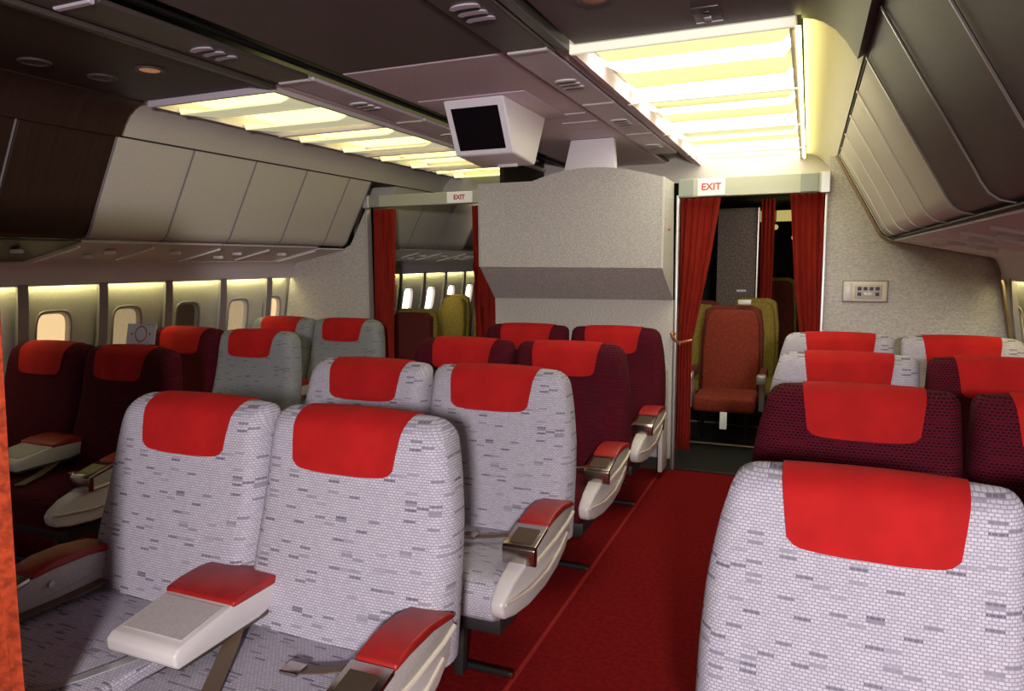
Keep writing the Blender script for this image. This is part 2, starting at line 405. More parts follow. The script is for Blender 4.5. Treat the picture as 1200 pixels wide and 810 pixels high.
# ceiling: plenum slab carrying panels
ceil = tag(obj('ceiling', box(-4.3, 1.06, -1.2, YE, 2.50, 2.54), 'plenum'), 'cabin ceiling with taupe and mauve panels', 'ceiling', kind='structure')
def cpanel(x0, x1, y0, y1, z, mt, th=.02): return obj('ceiling_panel', box(x0, x1, y0, y1, z, z+th, .006, 1), mt, ceil)
cpanel(-1.965, -1.175, -1.2, YS-.004, 2.372, 'taupe_dark')
cpanel(-1.965, -1.175, YS+.004, 4.44, 2.370, 'mauve_panel')
cpanel(-1.965, -1.175, 4.45, 6.3, 2.372, 'mauve_panel')
cpanel(-.87, -.05, -1.2, YS-.02, 2.362, 'taupe_dark')
cpanel(-3.19, -2.37, -1.2, YS-.02, 2.362, 'brown_dark')
obj('ceiling_panel', box(-4.3, 1.06, 6.3, YE, 2.20, 2.22), 'plenum', ceil)
obj('ceiling_panel', box(-4.3, 1.06, 6.29, 6.3, 2.2, 2.5), 'cream_panel', ceil)
for y in (3.95, 4.2): obj('ceiling_rib', box(-1.42, -1.2, y, y+.006, 2.364, 2.372), 'mauve_rail', ceil)
# long rails
for side, s in (('right', 1), ('left', -1)):
    def X(a): return a if s == 1 else 2*CX-a
    def bx(x0, x1, *a, **k): 
        q = sorted((X(x0), X(x1))); return box(q[0], q[1], *a, **k)
    r = tag(obj('trim_%d' % (46 if s == 1 else 47), bx(-1.178, -1.150, -1.2, 6.3, 2.385, 2.40), 'black_metal'), 'dark groove beside the %s ceiling vent strip' % side, 'groove', kind='structure')
    for nm, x0, x1, z0, z1, y0, y1, mt in (('rail', -.965, -.945, 2.352, 2.39, -1.2, YS, 'rail_dark'), ('rail', -.925, -.885, 2.338, 2.39, -1.2, YS-.02, 'rail_dark'), ('rail', -.945, -.925, 2.38, 2.40, -1.2, YS, 'black_metal'),
                                         ('rail', -.955, -.90, 2.356, 2.39, YS, 6.3, 'mauve_panel')):
        o = tag(obj('trim_%d' % (48 if s == 1 else 49), bx(x0, x1, y0, y1, z0, z1, .005), mt), '%s ceiling rail between vent strip and aisle ceiling' % side, 'rail', kind='structure')
    ys = [-.6, .55, 1.62, YS-.06, 3.68, 4.64, 5.60]
    for k in range(len(ys)-1):
        y0, y1 = ys[k], ys[k+1]; far = y0 > 2.5
        root = thing('air_vent_strip', 'narrow ceiling air vent strip with oval slots on the %s, %s from the camera' % (side, ordn[k]), 'vent strip', (X(-1.055), (y0+y1)/2, 2.36), 'vent strips along the %s ceiling rail' % side)
        L = root.location
        def lb(x0, x1, a, b, z0, z1, r=0):
            q = sorted((X(x0), X(x1))); return box(q[0]-L.x, q[1]-L.x, a-L.y, b-L.y, z0-L.z, z1-L.z, r, 1)
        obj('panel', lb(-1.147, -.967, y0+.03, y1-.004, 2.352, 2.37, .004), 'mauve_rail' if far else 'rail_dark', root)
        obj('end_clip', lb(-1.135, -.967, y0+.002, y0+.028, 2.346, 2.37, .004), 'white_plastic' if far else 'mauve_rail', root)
        yc = lerp(y0, y1, .56)
        for j in range(3):
            for q in range(1):
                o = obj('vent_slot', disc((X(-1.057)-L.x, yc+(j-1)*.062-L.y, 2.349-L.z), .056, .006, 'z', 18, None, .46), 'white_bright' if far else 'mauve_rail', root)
                obj('slot_opening', disc((X(-1.057)-L.x, yc+(j-1)*.062+.014-L.y, 2.3455-L.z), .046, .003, 'z', 16, None, .16), 'black_metal', o)

# light modules
LY = [YS, 3.70, 4.66, 5.60, 6.3]
def light_module(side, k):
    s = 1 if side == 'right' else -1
    def X(a): return a if s == 1 else 2*CX-a
    y0, y1 = LY[k], LY[k+1]
    root = thing('ceiling_light', 'glowing ceiling light panel with white baffles over the %s aisle, %s from the camera' % (side, ordn[k]), 'ceiling light', (X(-.48), (y0+y1)/2, 2.4), 'light panels over the %s aisle' % side)
    L = root.location
    def lb(x0, x1, a, b, z0, z1, r=0):
        q = sorted((X(x0), X(x1))); return box(q[0]-L.x, q[1]-L.x, a-L.y, b-L.y, z0-L.z, z1-L.z, r, 1)
    rt_ = s == 1
    obj('lamp_panel', lb(-.86, -.10, y0+.01, y1-.01, 2.405, 2.415), 'lamp_glow' if rt_ else 'lamp_glow_left', root)
    obj('front_frame', lb(-.895, -.075, y0, y0+.022, 2.334, 2.42, .003), 'frame_white' if rt_ else 'mauve_rail', root)
    obj('side_frame', lb(-.895, -.875, y0+.023, y1-.001, 2.335, 2.46), 'mauve_panel' if rt_ else 'cream_panel', root)
    obj('side_frame', lb(-.095, -.075, y0+.023, y1-.001, 2.340, 2.46), 'mauve_rail', root)
    n = 2
    for j in range(n):
        ya = y0+.022+(j+.62)*(y1-y0-.022)/n
        hw_ = .325*(y1-y0-.022)/n
        # baffle board lying almost flat, its leading edge lowest; the aisle-side end turns up
        P = [(-hw_, 2.322), (-hw_, 2.332), (hw_, 2.372), (hw_, 2.360)]
        bm = bmesh.new()
        def ring(x, dz, k): return [bm.verts.new((X(x)-L.x, ya+p[0]*k-L.y, p[1]+dz-L.z)) for i, p in enumerate(P)]
        rs = [ring(-.872, .05, .75), ring(-.82, .012, .95), ring(-.79, 0, 1), ring(-.125, 0, 1), ring(-.10, .03, .9)]
        for a, b in zip(rs, rs[1:]):
            for i in range(4): bm.faces.new((a[i], a[(i+1) % 4], b[(i+1) % 4], b[i]))
        bm.faces.new(rs[0]); bm.faces.new(rs[-1])
        bmesh.ops.recalc_face_normals(bm, faces=bm.faces)
        obj('baffle', bm, 'diffuser' if rt_ else 'diffuser_dim', root, 30)
    return root
for side in ('right', 'left'):
    for k in range(4): light_module(side, k)
    s = 1 if side == 'right' else -1
    q = sorted((-.072 if s == 1 else 2*CX+.072, -.058 if s == 1 else 2*CX+.058))
    if s == 1:
        tag(obj('cove_lamp', box(q[0], q[1], YS+.05, 6.2, 2.335, 2.349), 'cove_lamp'), 'thin yellow light strip along the top of the right cove', 'lamp')
# small ceiling fittings
def rlamp(x, y, mt, label):
    root = thing('ceiling_spotlight', label, 'spotlight', (x, y, 2.362))
    bm = bmesh.new(); R = [(.062, 0), (.058, -.008), (.045, -.006), (.04, .0)]
    rings = [[bm.verts.new((r*math.cos(2*PI*k/24), r*math.sin(2*PI*k/24), z)) for k in range(24)] for r, z in R]
    for a, b in zip(rings, rings[1:]):
        for k in range(24): bm.faces.new((a[k], a[(k+1) % 24], b[(k+1) % 24], b[k]))
    bmesh.ops.recalc_face_normals(bm, faces=bm.faces)
    obj('rim', bm, 'rail_dark', root); obj('lens', disc((0, 0, -.002), .041, .004), mt, root)
rlamp(-2.64, 2.30, 'copper_lamp', 'small round amber ceiling lamp in the dark upper left ceiling')
rlamp(-2.93, 2.30, 'rail_dark', 'small round unlit ceiling fitting left of the amber lamp')
rlamp(-2.96, 2.02, 'rail_dark', 'small round unlit ceiling fitting nearest the left photo edge')
rlamp(-.66, 2.27, 'copper', 'round copper ceiling lamp cut by the top photo edge')
cb = thing('call_button_plate', 'small square switch plate on the dark ceiling before the right light panel', 'switch plate', (-.35, 2.56, 2.362))
obj('plate', box(-.045, .045, -.075, .075, -.006, 0, .002), 'rail_dark', cb)
obj('button', box(-.012, .012, -.045, -.005, -.012, -.006, .002), 'black_metal', cb); obj('button', box(-.012, .012, .012, .05, -.012, -.006, .002), 'mauve_rail', cb)
obj('edge', box(-.045, .045, .070, .078, -.009, -.001), 'mauve_rail', cb)

# monitor
mon = thing('ceiling_monitor', 'white boxy ceiling monitor with dark screen hanging from the mauve ceiling', 'monitor', (-1.62, 3.36, 2.37))
def loft(A, B, r=.012):
    bm = bmesh.new(); a = [bm.verts.new(p) for p in A]; b = [bm.verts.new(p) for p in B]
    bm.faces.new(a); bm.faces.new(b[::-1]); k = len(A)
    for i in range(k): bm.faces.new((a[i], b[i], b[(i+1) % k], a[(i+1) % k]))
    bmesh.ops.recalc_face_normals(bm, faces=bm.faces); bev(bm, r, 3); return bm
hw = .17
F = [(-hw, 0, 0), (hw, 0, 0), (hw, .145, -.27), (-hw, .145, -.27)]
B_ = [(-hw+.01, .64, 0), (hw+.0, .64, 0), (hw-.0, .46, -.295), (-hw+.01, .46, -.295)]
obj('housing', loft(F, B_, .014), 'monitor_white', mon, 30)
def onface(u, v, off):   # u -1..1, v 0 top..1 bottom on tilted face
    n_ = Vector((0, -.27, -.145)).normalized()
    return Vector((u*hw, .145*v, -.27*v))+n_*off
fr = bmesh.new()
def quadring(bm, o, i, off0, off1):
    a = [bm.verts.new(onface(*p, off0)) for p in o]; b = [bm.verts.new(onface(*p, off0)) for p in i]; c = [bm.verts.new(onface(*p, off1)) for p in i]
    for k in range(4):
        bm.faces.new((a[k], a[(k+1) % 4], b[(k+1) % 4], b[k])); bm.faces.new((b[k], b[(k+1) % 4], c[(k+1) % 4], c[k]))
quadring(fr, [(-.97, .03), (.97, .03), (.97, .97), (-.97, .97)], [(-.80, .16), (.78, .16), (.78, .90), (-.80, .90)], .004, .001)
bmesh.ops.recalc_face_normals(fr, faces=fr.faces)
obj('bezel', fr, 'monitor_white', mon)
sb = bmesh.new(); vs = [sb.verts.new(onface(*p, .002)) for p in [(-.80, .16), (.78, .16), (.78, .90), (-.80, .90)]]; sb.faces.new(vs)
obj('screen', sb, 'screen_black', mon)
obj('mount_plate', box(-.30, .30, -.03, .66, -.006, .0, .003), 'mauve_panel', mon)
obj('release_tab', box(-.03, .09, .385, .40, -.305, -.285, .003), 'white_plastic', mon)

# ------------------------------------------------------------------ bulkhead
XL, XR = -3.49, .10          # outer edges of the two doorways
XA, XC = -2.28, -.885        # centre monument
prof = BIN[:1]+[(.385, 1.765), (.40, 1.735), (.43, 1.70), (.50, 1.675)]
def bulkpoly(): return [(.10, 0), (.10, 2.205), (.15, 2.205), (.402, 1.735), (.43, 1.69), (.50, 1.655), (1.00, 1.55), (1.04, 1.53), (1.065, 1.49), (1.08, 1.44), (1.10, 1.38), (1.15, 1.1), (1.22, .8), (1.26, .5), (1.24, .2), (1.2, 0)]
wb = tag(obj('wall_back_right', prism(bulkpoly(), YB, YB+.05, 'y'), 'tweed'), 'pale tweed bulkhead panel right of the right doorway, carrying the control panel', 'bulkhead', kind='structure')
obj('edge_strip', sheet([(x-.006, z-.004) for x, z in bulkpoly()[2:-2]], YB-.075, YB-.004, th=.012), 'bin_tan', wb)
wl_ = tag(obj('wall_back_left', prism(mirx([(2*CX-XL, 0)]+[(2*CX-XL, 2.07)]+[(.22, 2.07)]+bulkpoly()[3:]), YB, YB+.05, 'y'), 'tweed'), 'pale tweed bulkhead panel left of the left doorway', 'bulkhead', kind='structure')
# centre monument
mo = thing('bulkhead_cabinet', 'tweed covered centre bulkhead with a projecting upper box and sloping underside', 'bulkhead', ((XA+XC)/2, 5.1, 0), kind=None)
MX = (XA+XC)/2; h2 = (XC-XA)/2
top = [(-h2+.04, 1.49), (-h2+.04, 2.10), (-.12, 2.10), (-.06, 2.115), (.0, 2.145), (.08, 2.165), (.20, 2.17), (.34, 2.16), (.46, 2.135), (.56, 2.105), (h2-.02, 2.085), (h2-.02, 1.49)]
top = [(-h2+.03, 1.50), (-h2+.03, 2.10), (-.25, 2.10), (-.20, 2.115), (-.12, 2.14), (0, 2.162), (.14, 2.172), (.28, 2.168), (.42, 2.15), (.54, 2.12), (h2-.05, 2.09), (h2-.02, 2.085), (h2-.02, 1.485)]
bm = bmesh.new()
yf, yb = 4.76-5.1, 5.16-5.1
a = [bm.verts.new((p[0], yf, p[1])) for p in top]; b = [bm.verts.new((p[0], yb, p[1] if i not in (0, len(top)-1) else 1.252)) for i, p in enumerate(top)]
b[0].co.y = b[-1].co.y = -.005; b[0].co.x = -h2; b[-1].co.x = h2
bm.faces.new(a)
k = len(top)
for i in range(k): bm.faces.new((a[i], b[i], b[(i+1) % k], a[(i+1) % k]))
bm.faces.new(b[::-1])
bmesh.ops.recalc_face_normals(bm, faces=bm.faces)
obj('upper_box', bm, 'tweed', mo, 30)
obj('lower_panel', box(-h2, h2, 0, .06, 0, 1.252, .003), 'tweed', mo)
obj('corner_trim', box(h2-.024, h2-.012, yf-.006, yf+.006, 1.485, 2.085), 'white_plastic', mo)
obj('corner_trim', box(-h2+.024, -h2+.034, yf-.005, yf+.005, 1.50, 2.10), 'aluminium', mo)
obj('ceiling_bracket', prism([(-.03, 2.165), (.34, 2.165), (.325, 2.37), (.02, 2.37)], yf+.05, yf+.11, 'y', .006), 'monitor_white', mo)
obj('side_latch', disc((h2-.005, yf+.16, 1.75), .012, .02, 'x'), 'copper', mo)
obj('baseboard', box(-h2, h2, -.012, 0, 0, .09), 'dark_frame', mo)
# door trims and headers
for i, (x, z1) in enumerate(((XL, 2.0), (XC+.006, 1.99), (XR-.016, 1.99))):
    tag(obj('trim_%d' % (60+i), box(x, x+.016, YB-.03, YB+.04, 0, z1, .002), 'aluminium'), ['aluminium upright at the left side of the left doorway', 'aluminium upright at the left side of the right doorway', 'aluminium upright at the right side of the right doorway'][i], 'upright', kind='structure')
def header(x0, x1, z0, z1, label, sign_x, sx0, sx1):
    root = thing('door_header', label, 'door header', ((x0+x1)/2, YB, (z0+z1)/2)); L = root.location
    def lb(a, b, c, dd, e, g, r=.003): return box(a-L.x, b-L.x, c-L.y, dd-L.y, e-L.z, g-L.z, r, 1)
    obj('beam', lb(x0, x1, YB-.03, YB+.05, z0, z1), 'header_cream', root)
    obj('end_block', lb(x0-.01 if sign_x > L.x else x1-.05, x0+.05 if sign_x > L.x else x1+.012, YB-.06, YB-.028, z0-.01, z1+.004, .006), 'aluminium', root)
    obj('green_end', lb(*((x0+.055, x0+.14) if sign_x > L.x else (x0+.0, x0+.10)), YB-.036, YB-.028, z0+.004, z1-.002), 'header_green', root)
    if sign_x < L.x: obj('green_end', lb(x1-.17, x1-.06, YB-.036, YB-.028, z0+.004, z1-.002), 'header_green', root)
    s = obj('exit_sign', lb(sx0, sx1, YB-.044, YB-.03, z0+.004, z1-.004), 'sign_white', root)
    t = text_mesh('EXIT', (z1-z0)*.52, 'lettering', 'sign_red', s, ((sx0+sx1)/2-L.x, YB-.0455-L.y, (z0+z1)/2-L.z), ext=.0006, bold=.0018)
header(XL+.005, XA-.02, 2.00, 2.095, 'cream header with red EXIT sign over the left doorway', XA, -2.70, -2.475)
header(XC+.02, XR, 1.975, 2.10, 'cream header with red EXIT sign over the right doorway', XC, -.735, -.55)
# control panel
cp = thing('control_panel', 'small cream control panel with dark buttons on the right bulkhead', 'control panel', (.345, YB, 1.325))
obj('frame', box(-.135, .135, -.012, 0, -.072, .072, .006), 'divider', cp)
obj('plate', box(-.127, .127, -.016, -.008, -.064, .064, .004), 'cream_trim', cp)
obj('blank_plate', box(-.122, -.075, -.019, -.014, -.058, .058, .003), 'white_plastic', cp)
kp = obj('keypad', box(-.062, .10, -.020, -.014, -.048, .045, .003), 'grey_plastic', cp)
for j in range(4): obj('button', box(-.045+j*.035, -.022+j*.035, -.026, -.02, .008, .03, .003), 'button_dark', kp)
for j, mt in ((0, 'button_dark'), (1.1, 'white_plastic'), (1.8, 'white_plastic'), (3, 'button_dark')): obj('button', box(-.045+j*.035, -.022+j*.035, -.026, -.02, -.028, -.006, .003), mt, kp)
# white board beside row four
tag(obj('trim_70', box(-.93, -.90, 4.86, 5.06, .05, .76, .004), 'white_plastic'), 'narrow white kick board at the aisle corner of the centre bulkhead', 'board', kind='structure')

# curtains
def curtain(spec, y, label, mt='curtain_red', folds=5, amp=.028, nx=61, name='curtain', loc=None, tie=None):
    """spec: list of (z, x0, x1) from top to bottom"""
    bm = bmesh.new(); rows = []
    zs = []
    for (z0, a0, b0), (z1, a1, b1) in zip(spec, spec[1:]):
        for k in range(6): zs.append((lerp(z0, z1, k/6), lerp(a0, a1, k/6), lerp(b0, b1, k/6)))
    zs.append(spec[-1])
    xm, zb = (spec[-1][1]+spec[-1][2])/2, spec[-1][0]
    L = (xm, y, zb)
    for j, (z, x0, x1) in enumerate(zs):
        r = []
        for i in range(nx):
            t = i/(nx-1); ph = t*folds*2*PI+.5*math.sin(z*2+t*4)
            r.append(bm.verts.new((lerp(x0, x1, t)+.006*math.sin(ph*2)-L[0], amp*math.sin(ph)*(1+.25*math.sin(5*t+z)), z-L[2])))
        rows.append(r)
    for a, b in zip(rows, rows[1:]):
        for i in range(nx-1): bm.faces.new((a[i], a[i+1], b[i+1], b[i]))
    bmesh.ops.recalc_face_normals(bm, faces=bm.faces)
    bmesh.ops.solidify(bm, geom=bm.faces[:], thickness=.003)
    o = obj(name, bm, mt, None, 60, L)
    tag(o, label, 'curtain')
    return o
cr = curtain([(1.975, -.86, -.60), (1.55, -.865, -.66), (1.2, -.872, -.72), (.95, -.875, -.765), (.5, -.872, -.765), (.13, -.875, -.765)], YB+.10, 'long red curtain tied back at the left side of the right doorway')
obj('tie_strap', tube([(-.065, -.06, .80), (0, -.075, .815), (.06, -.06, .83)], .012, 8), 'copper', cr)
curtain([(1.985, -.13, .09), (1.4, -.09, .09), (1.0, -.04, .09), (.13, -.04, .09)], YB+.10, 'red curtain drawn to the right side of the right doorway')
curtain([(1.99, XL-.03, -3.28), (1.0, XL-.03, -3.31), (.13, XL-.03, -3.31)], YB+.10, 'red curtain drawn to the left side of the left doorway')
curtain([(1.99, -2.54, -2.28), (1.0, -2.54, -2.28), (.13, -2.54, -2.28)], YB+.11, 'red curtain at the right side of the left doorway, beside the centre bulkhead')
hk = thing('tieback_hook', 'small copper curtain tieback hook on the right end of the centre bulkhead', 'hook', (-.872, 5.08, .98))
obj('hook_arm', tube([(0, .02, .03), (-.012, -.03, .035), (.0, -.05, .01), (.05, -.02, -.04)], .011, 8), 'copper', hk)
nc = curtain([(1.80, -2.30, -1.508), (1.5, -2.30, -1.500), (.70, -2.30, -1.495), (.05, -2.30, -1.49)], .90, 'orange red curtain edge hanging at the left photo edge, closest to the camera', 'curtain_orange', 9, .03, 121)
obj('curtain_rail', tube([(-2.32-nc.location.x, 0, 1.80-nc.location.z), (-1.54-nc.location.x, 0, 1.80-nc.location.z)], .012), 'aluminium', nc)

# ------------------------------------------------------------------ seats
ZB, ZT = .42, 1.075
def edge_hw(z, outer):
    t = [(.42, .318), (.65, .318), (.80, .314), (1.0, .305), (1.08, .300)]
    if outer: t = [(.42, .376), (.65, .374), (.80, .366), (.92, .350), (1.0, .335), (1.08, .314)]
    return interp(t, z)
def back_pt(x, z, infl, outer_sign, front):
    """surface point of the seat back; infl inflates it (covers)"""
    so = 1 if x*outer_sign > 0 else 0
    hw = edge_hw(z, so)+infl
    zt = ZT+.012*(1-(x/.3)**2)+infl
    r = .060 if so else .038
    ax = abs(x)
    # distance to rounded outline
    dx = hw-ax; dz = zt-z
    if dx < r and dz < r: dd = r-math.hypot(r-dx, r-dz)
    else: dd = min(dx, dz)
    re = .055
    q = max(0, min(1, dd/re)); g = math.sqrt(max(0, 1-(1-q)**2))
    th = interp([(.42, .17), (.7, .15), (1.08, .125)], z)+2*infl
    v = (z-ZB)/(ZT-ZB)
    ymid = lerp(-.07, .072, v)
    crown = .014*(1-(x/.34)**2)
    # lumbar swell and head swell on the front
    sw = .012*math.exp(-((v-.25)/.2)**2)+.010*math.exp(-((v-.86)/.14)**2)
    return Vector((x, ymid-(th/2*g+(crown+sw)*g) if front else ymid+th/2*g, z))
def back_mesh(os_):
    bm = bmesh.new(); uvl = bm.loops.layers.uv.new('UVMap')
    nx, nz = 30, 26
    def xs(z):
        l, r = edge_hw(z, os_ < 0), edge_hw(z, os_ > 0)
        return [lerp(-l, r, .5-.5*math.cos(PI*i/nx)) for i in range(nx+1)]
    grid = {}
    for fside in (1, 0):
        for j in range(nz+1):
            t = j/nz; t = math.sin(t*PI/2)
            for i in range(nx+1):
                # map to rounded outline: shrink x near top corners
                z0 = lerp(ZB, ZT, t); x = xs(z0)[i]
                zt = ZT+.012*(1-(x/.3)**2)
                so = x*os_ > 0; hw = edge_hw(z0, so); r = .060 if so else .038
                ax = abs(x)
                top = zt if ax < hw-r else zt-r+math.sqrt(max(0, r*r-(ax-hw+r)**2))
                z = lerp(ZB, top, t)
                hz = edge_hw(z, so); x = max(-hz, min(hz, x)) if ax >= hw-1e-6 else x
                grid[fside, i, j] = (x, z)
    V = {}
    for j in range(nz+1):
        for i in range(nx+1):
            x, z = grid[1, i, j]
            rim = i in (0, nx) or j == nz
            pf = back_pt(x, z, 0, os_, True)
            if rim: pf.y = lerp(-.07, .072, (z-ZB)/(ZT-ZB)); V[1, i, j] = V[0, i, j] = bm.verts.new(pf)
            else: V[1, i, j] = bm.verts.new(pf); V[0, i, j] = bm.verts.new(back_pt(x, z, 0, os_, False))
    for fs in (1, 0):
        for j in range(nz):
            for i in range(nx):
                q = [V[fs, i, j], V[fs, i+1, j], V[fs, i+1, j+1], V[fs, i, j+1]]
                if len(set(q)) < 4: q = list(dict.fromkeys(q))
                if len(q) < 3: continue
                try: fc = bm.faces.new(q if fs else q[::-1])
                except ValueError: continue
    U = {}
    for fs in (1, 0):
        for j in range(nz+1):
            c = nx//2; U[fs, c, j] = V[fs, c, j].co.x
            for rng, sg in ((range(c+1, nx+1), 1), (range(c-1, -1, -1), -1)):
                for i in rng:
                    a_, b_ = V[fs, i-sg, j].co, V[fs, i, j].co
                    U[fs, i, j] = U[fs, i-sg, j]+sg*math.hypot(a_.x-b_.x, a_.y-b_.y)
    inv = {}
    for (fs, i, j), v in V.items(): inv.setdefault(v, {})[fs] = U[fs, i, j]
    for fc in bm.faces:
        fs = 1 if sum(1 in inv[v] and 0 not in inv[v] for v in fc.verts) else 0
        for lp in fc.loops: lp[uvl].uv = (inv[lp.vert].get(fs, lp.vert.co.x), lp.vert.co.z*1.03)
    return bm
def cover_mesh(os_, seed=0):
    rnd = random.Random(seed)
    bm = bmesh.new(); nx, nf, nb = 22, 18, 10; inf = .005
    rows = []
    def topz(x): return ZT+.012*(1-(x/.3)**2)+inf
    wig = rnd.uniform(-.004, .004)
    for s in range(nf+nb+1):
        row = []
        for i in range(nx+1):
            a = -1+2*i/nx
            if s <= nf:
                b = 1-s/nf; b = b**2        # 1 at the bottom hem, 0 at the top
                w_ = lerp(.196, .176, b)
                Lh = .172+.010*(1-a*a)-.022*abs(a)**12
                x = a*w_
                p = back_pt(x, topz(x)-1e-5-b*Lh, inf+.0012*math.sin(9*a+wig*900)*b, os_, True)
            else:
                b = ((s-nf)/nb)**2
                x = a*.196
                p = back_pt(x, topz(x)-1e-5-b*.12, inf, os_, False)
            row.append(bm.verts.new(p))
        rows.append(row)
    for r0, r1 in zip(rows, rows[1:]):
        for i in range(nx): bm.faces.new((r0[i], r0[i+1], r1[i+1], r1[i]))
    bmesh.ops.recalc_face_normals(bm, faces=bm.faces)
    bmesh.ops.solidify(bm, geom=bm.faces[:], thickness=.0035)
    bmesh.ops.recalc_face_normals(bm, faces=bm.faces)
    return bm
def box_uv(bm):
    uvl = bm.loops.layers.uv.new('UVMap'); bm.normal_update()
    for fc in bm.faces:
        n_ = fc.normal
        for lp in fc.loops:
            c = lp.vert.co
            lp[uvl].uv = (c.y, c.z) if abs(n_.x) > max(abs(n_.y), abs(n_.z)) else ((c.x, c.z) if abs(n_.y) > abs(n_.z) else (c.x, c.y))
    return bm
def cushion_mesh():
    bm = bmesh.new(); nx, ny = 12, 10
    def P(i, j, topf):
        a = -1+2*i/nx; b = j/ny
        x = a*.300; y = lerp(-.665, -.03, b)
        return x, y
    b = prism([(-.655, .325), (-.665, .345), (-.672, .41), (-.662, .445), (-.635, .466), (-.55, .470), (-.3, .452), (-.03, .440), (-.03, .30), (-.60, .30)], -.300, .292, 'x', .022, 3)
    return box_uv(b)
def arm_mesh(s):
    """white outer shell; s = +1 right arm. local y,z as seat; x measured from seat-pair edge outward"""
    out = [(-.685, .385), (-.69, .418), (-.672, .440), (-.62, .475), (-.525, .508), (-.30, .512), (-.085, .535), (-.072, .50), (-.09, .455), (-.15, .405), (-.24, .37), (-.36, .348), (-.50, .340), (-.60, .346), (-.665, .362)]
    b = prism(out, 0, 1, 'x')
    bmesh.ops.recalc_face_normals(b, faces=b.faces)
    for v in b.verts:
        t = max(0, min(1, (v.co.y+.72)/.40)); bul = .048+.040*math.sin(t*PI/2)
        if v.co.z < .40: bul -= .006
        v.co.x = s*((.322 if v.co.x < .5 else .322+bul))
    bev(b, .013, 3)
    bmesh.ops.recalc_face_normals(b, faces=b.faces)
    return b
def strip_along(pts, s, x_of, r, seg=6):
    return tube([(s*x_of(y), y, z) for y, z in pts], r, seg)
def bulge(y):
    t = max(0, min(1, (y+.72)/.40)); return .322+.048+.040*math.sin(t*PI/2)
def sx(b, s):
    for v in b.verts: v.co.x *= s
    bmesh.ops.recalc_face_normals(b, faces=b.faces); return b
def upper_arm(s):
    out = [(-.510, .500), (-.510, .562), (-.42, .582), (-.32, .594), (-.20, .592), (-.085, .572), (-.07, .538), (-.25, .512)]
    return sx(prism(out, .314, .418, 'x', .006, 2), s)
def arm_pad(s):
    out = [(-.39, .583), (-.385, .601), (-.31, .618), (-.22, .619), (-.12, .602), (-.085, .586), (-.08, .572), (-.2, .590), (-.32, .590)]
    return sx(prism(out, .306, .426, 'x', .007, 3), s)
def ash_cap(s):
    out = [(-.520, .494), (-.534, .500), (-.536, .557), (-.526, .567), (-.395, .597), (-.395, .580), (-.505, .555), (-.508, .494)]
    return sx(prism(out, .304, .426, 'x', .003, 2), s)
def ash_lid(s):
    out = [(-.513, .5695), (-.513, .574), (-.425, .594), (-.425, .590)]
    return sx(prism(out, .322, .408, 'x', .002, 1), s)
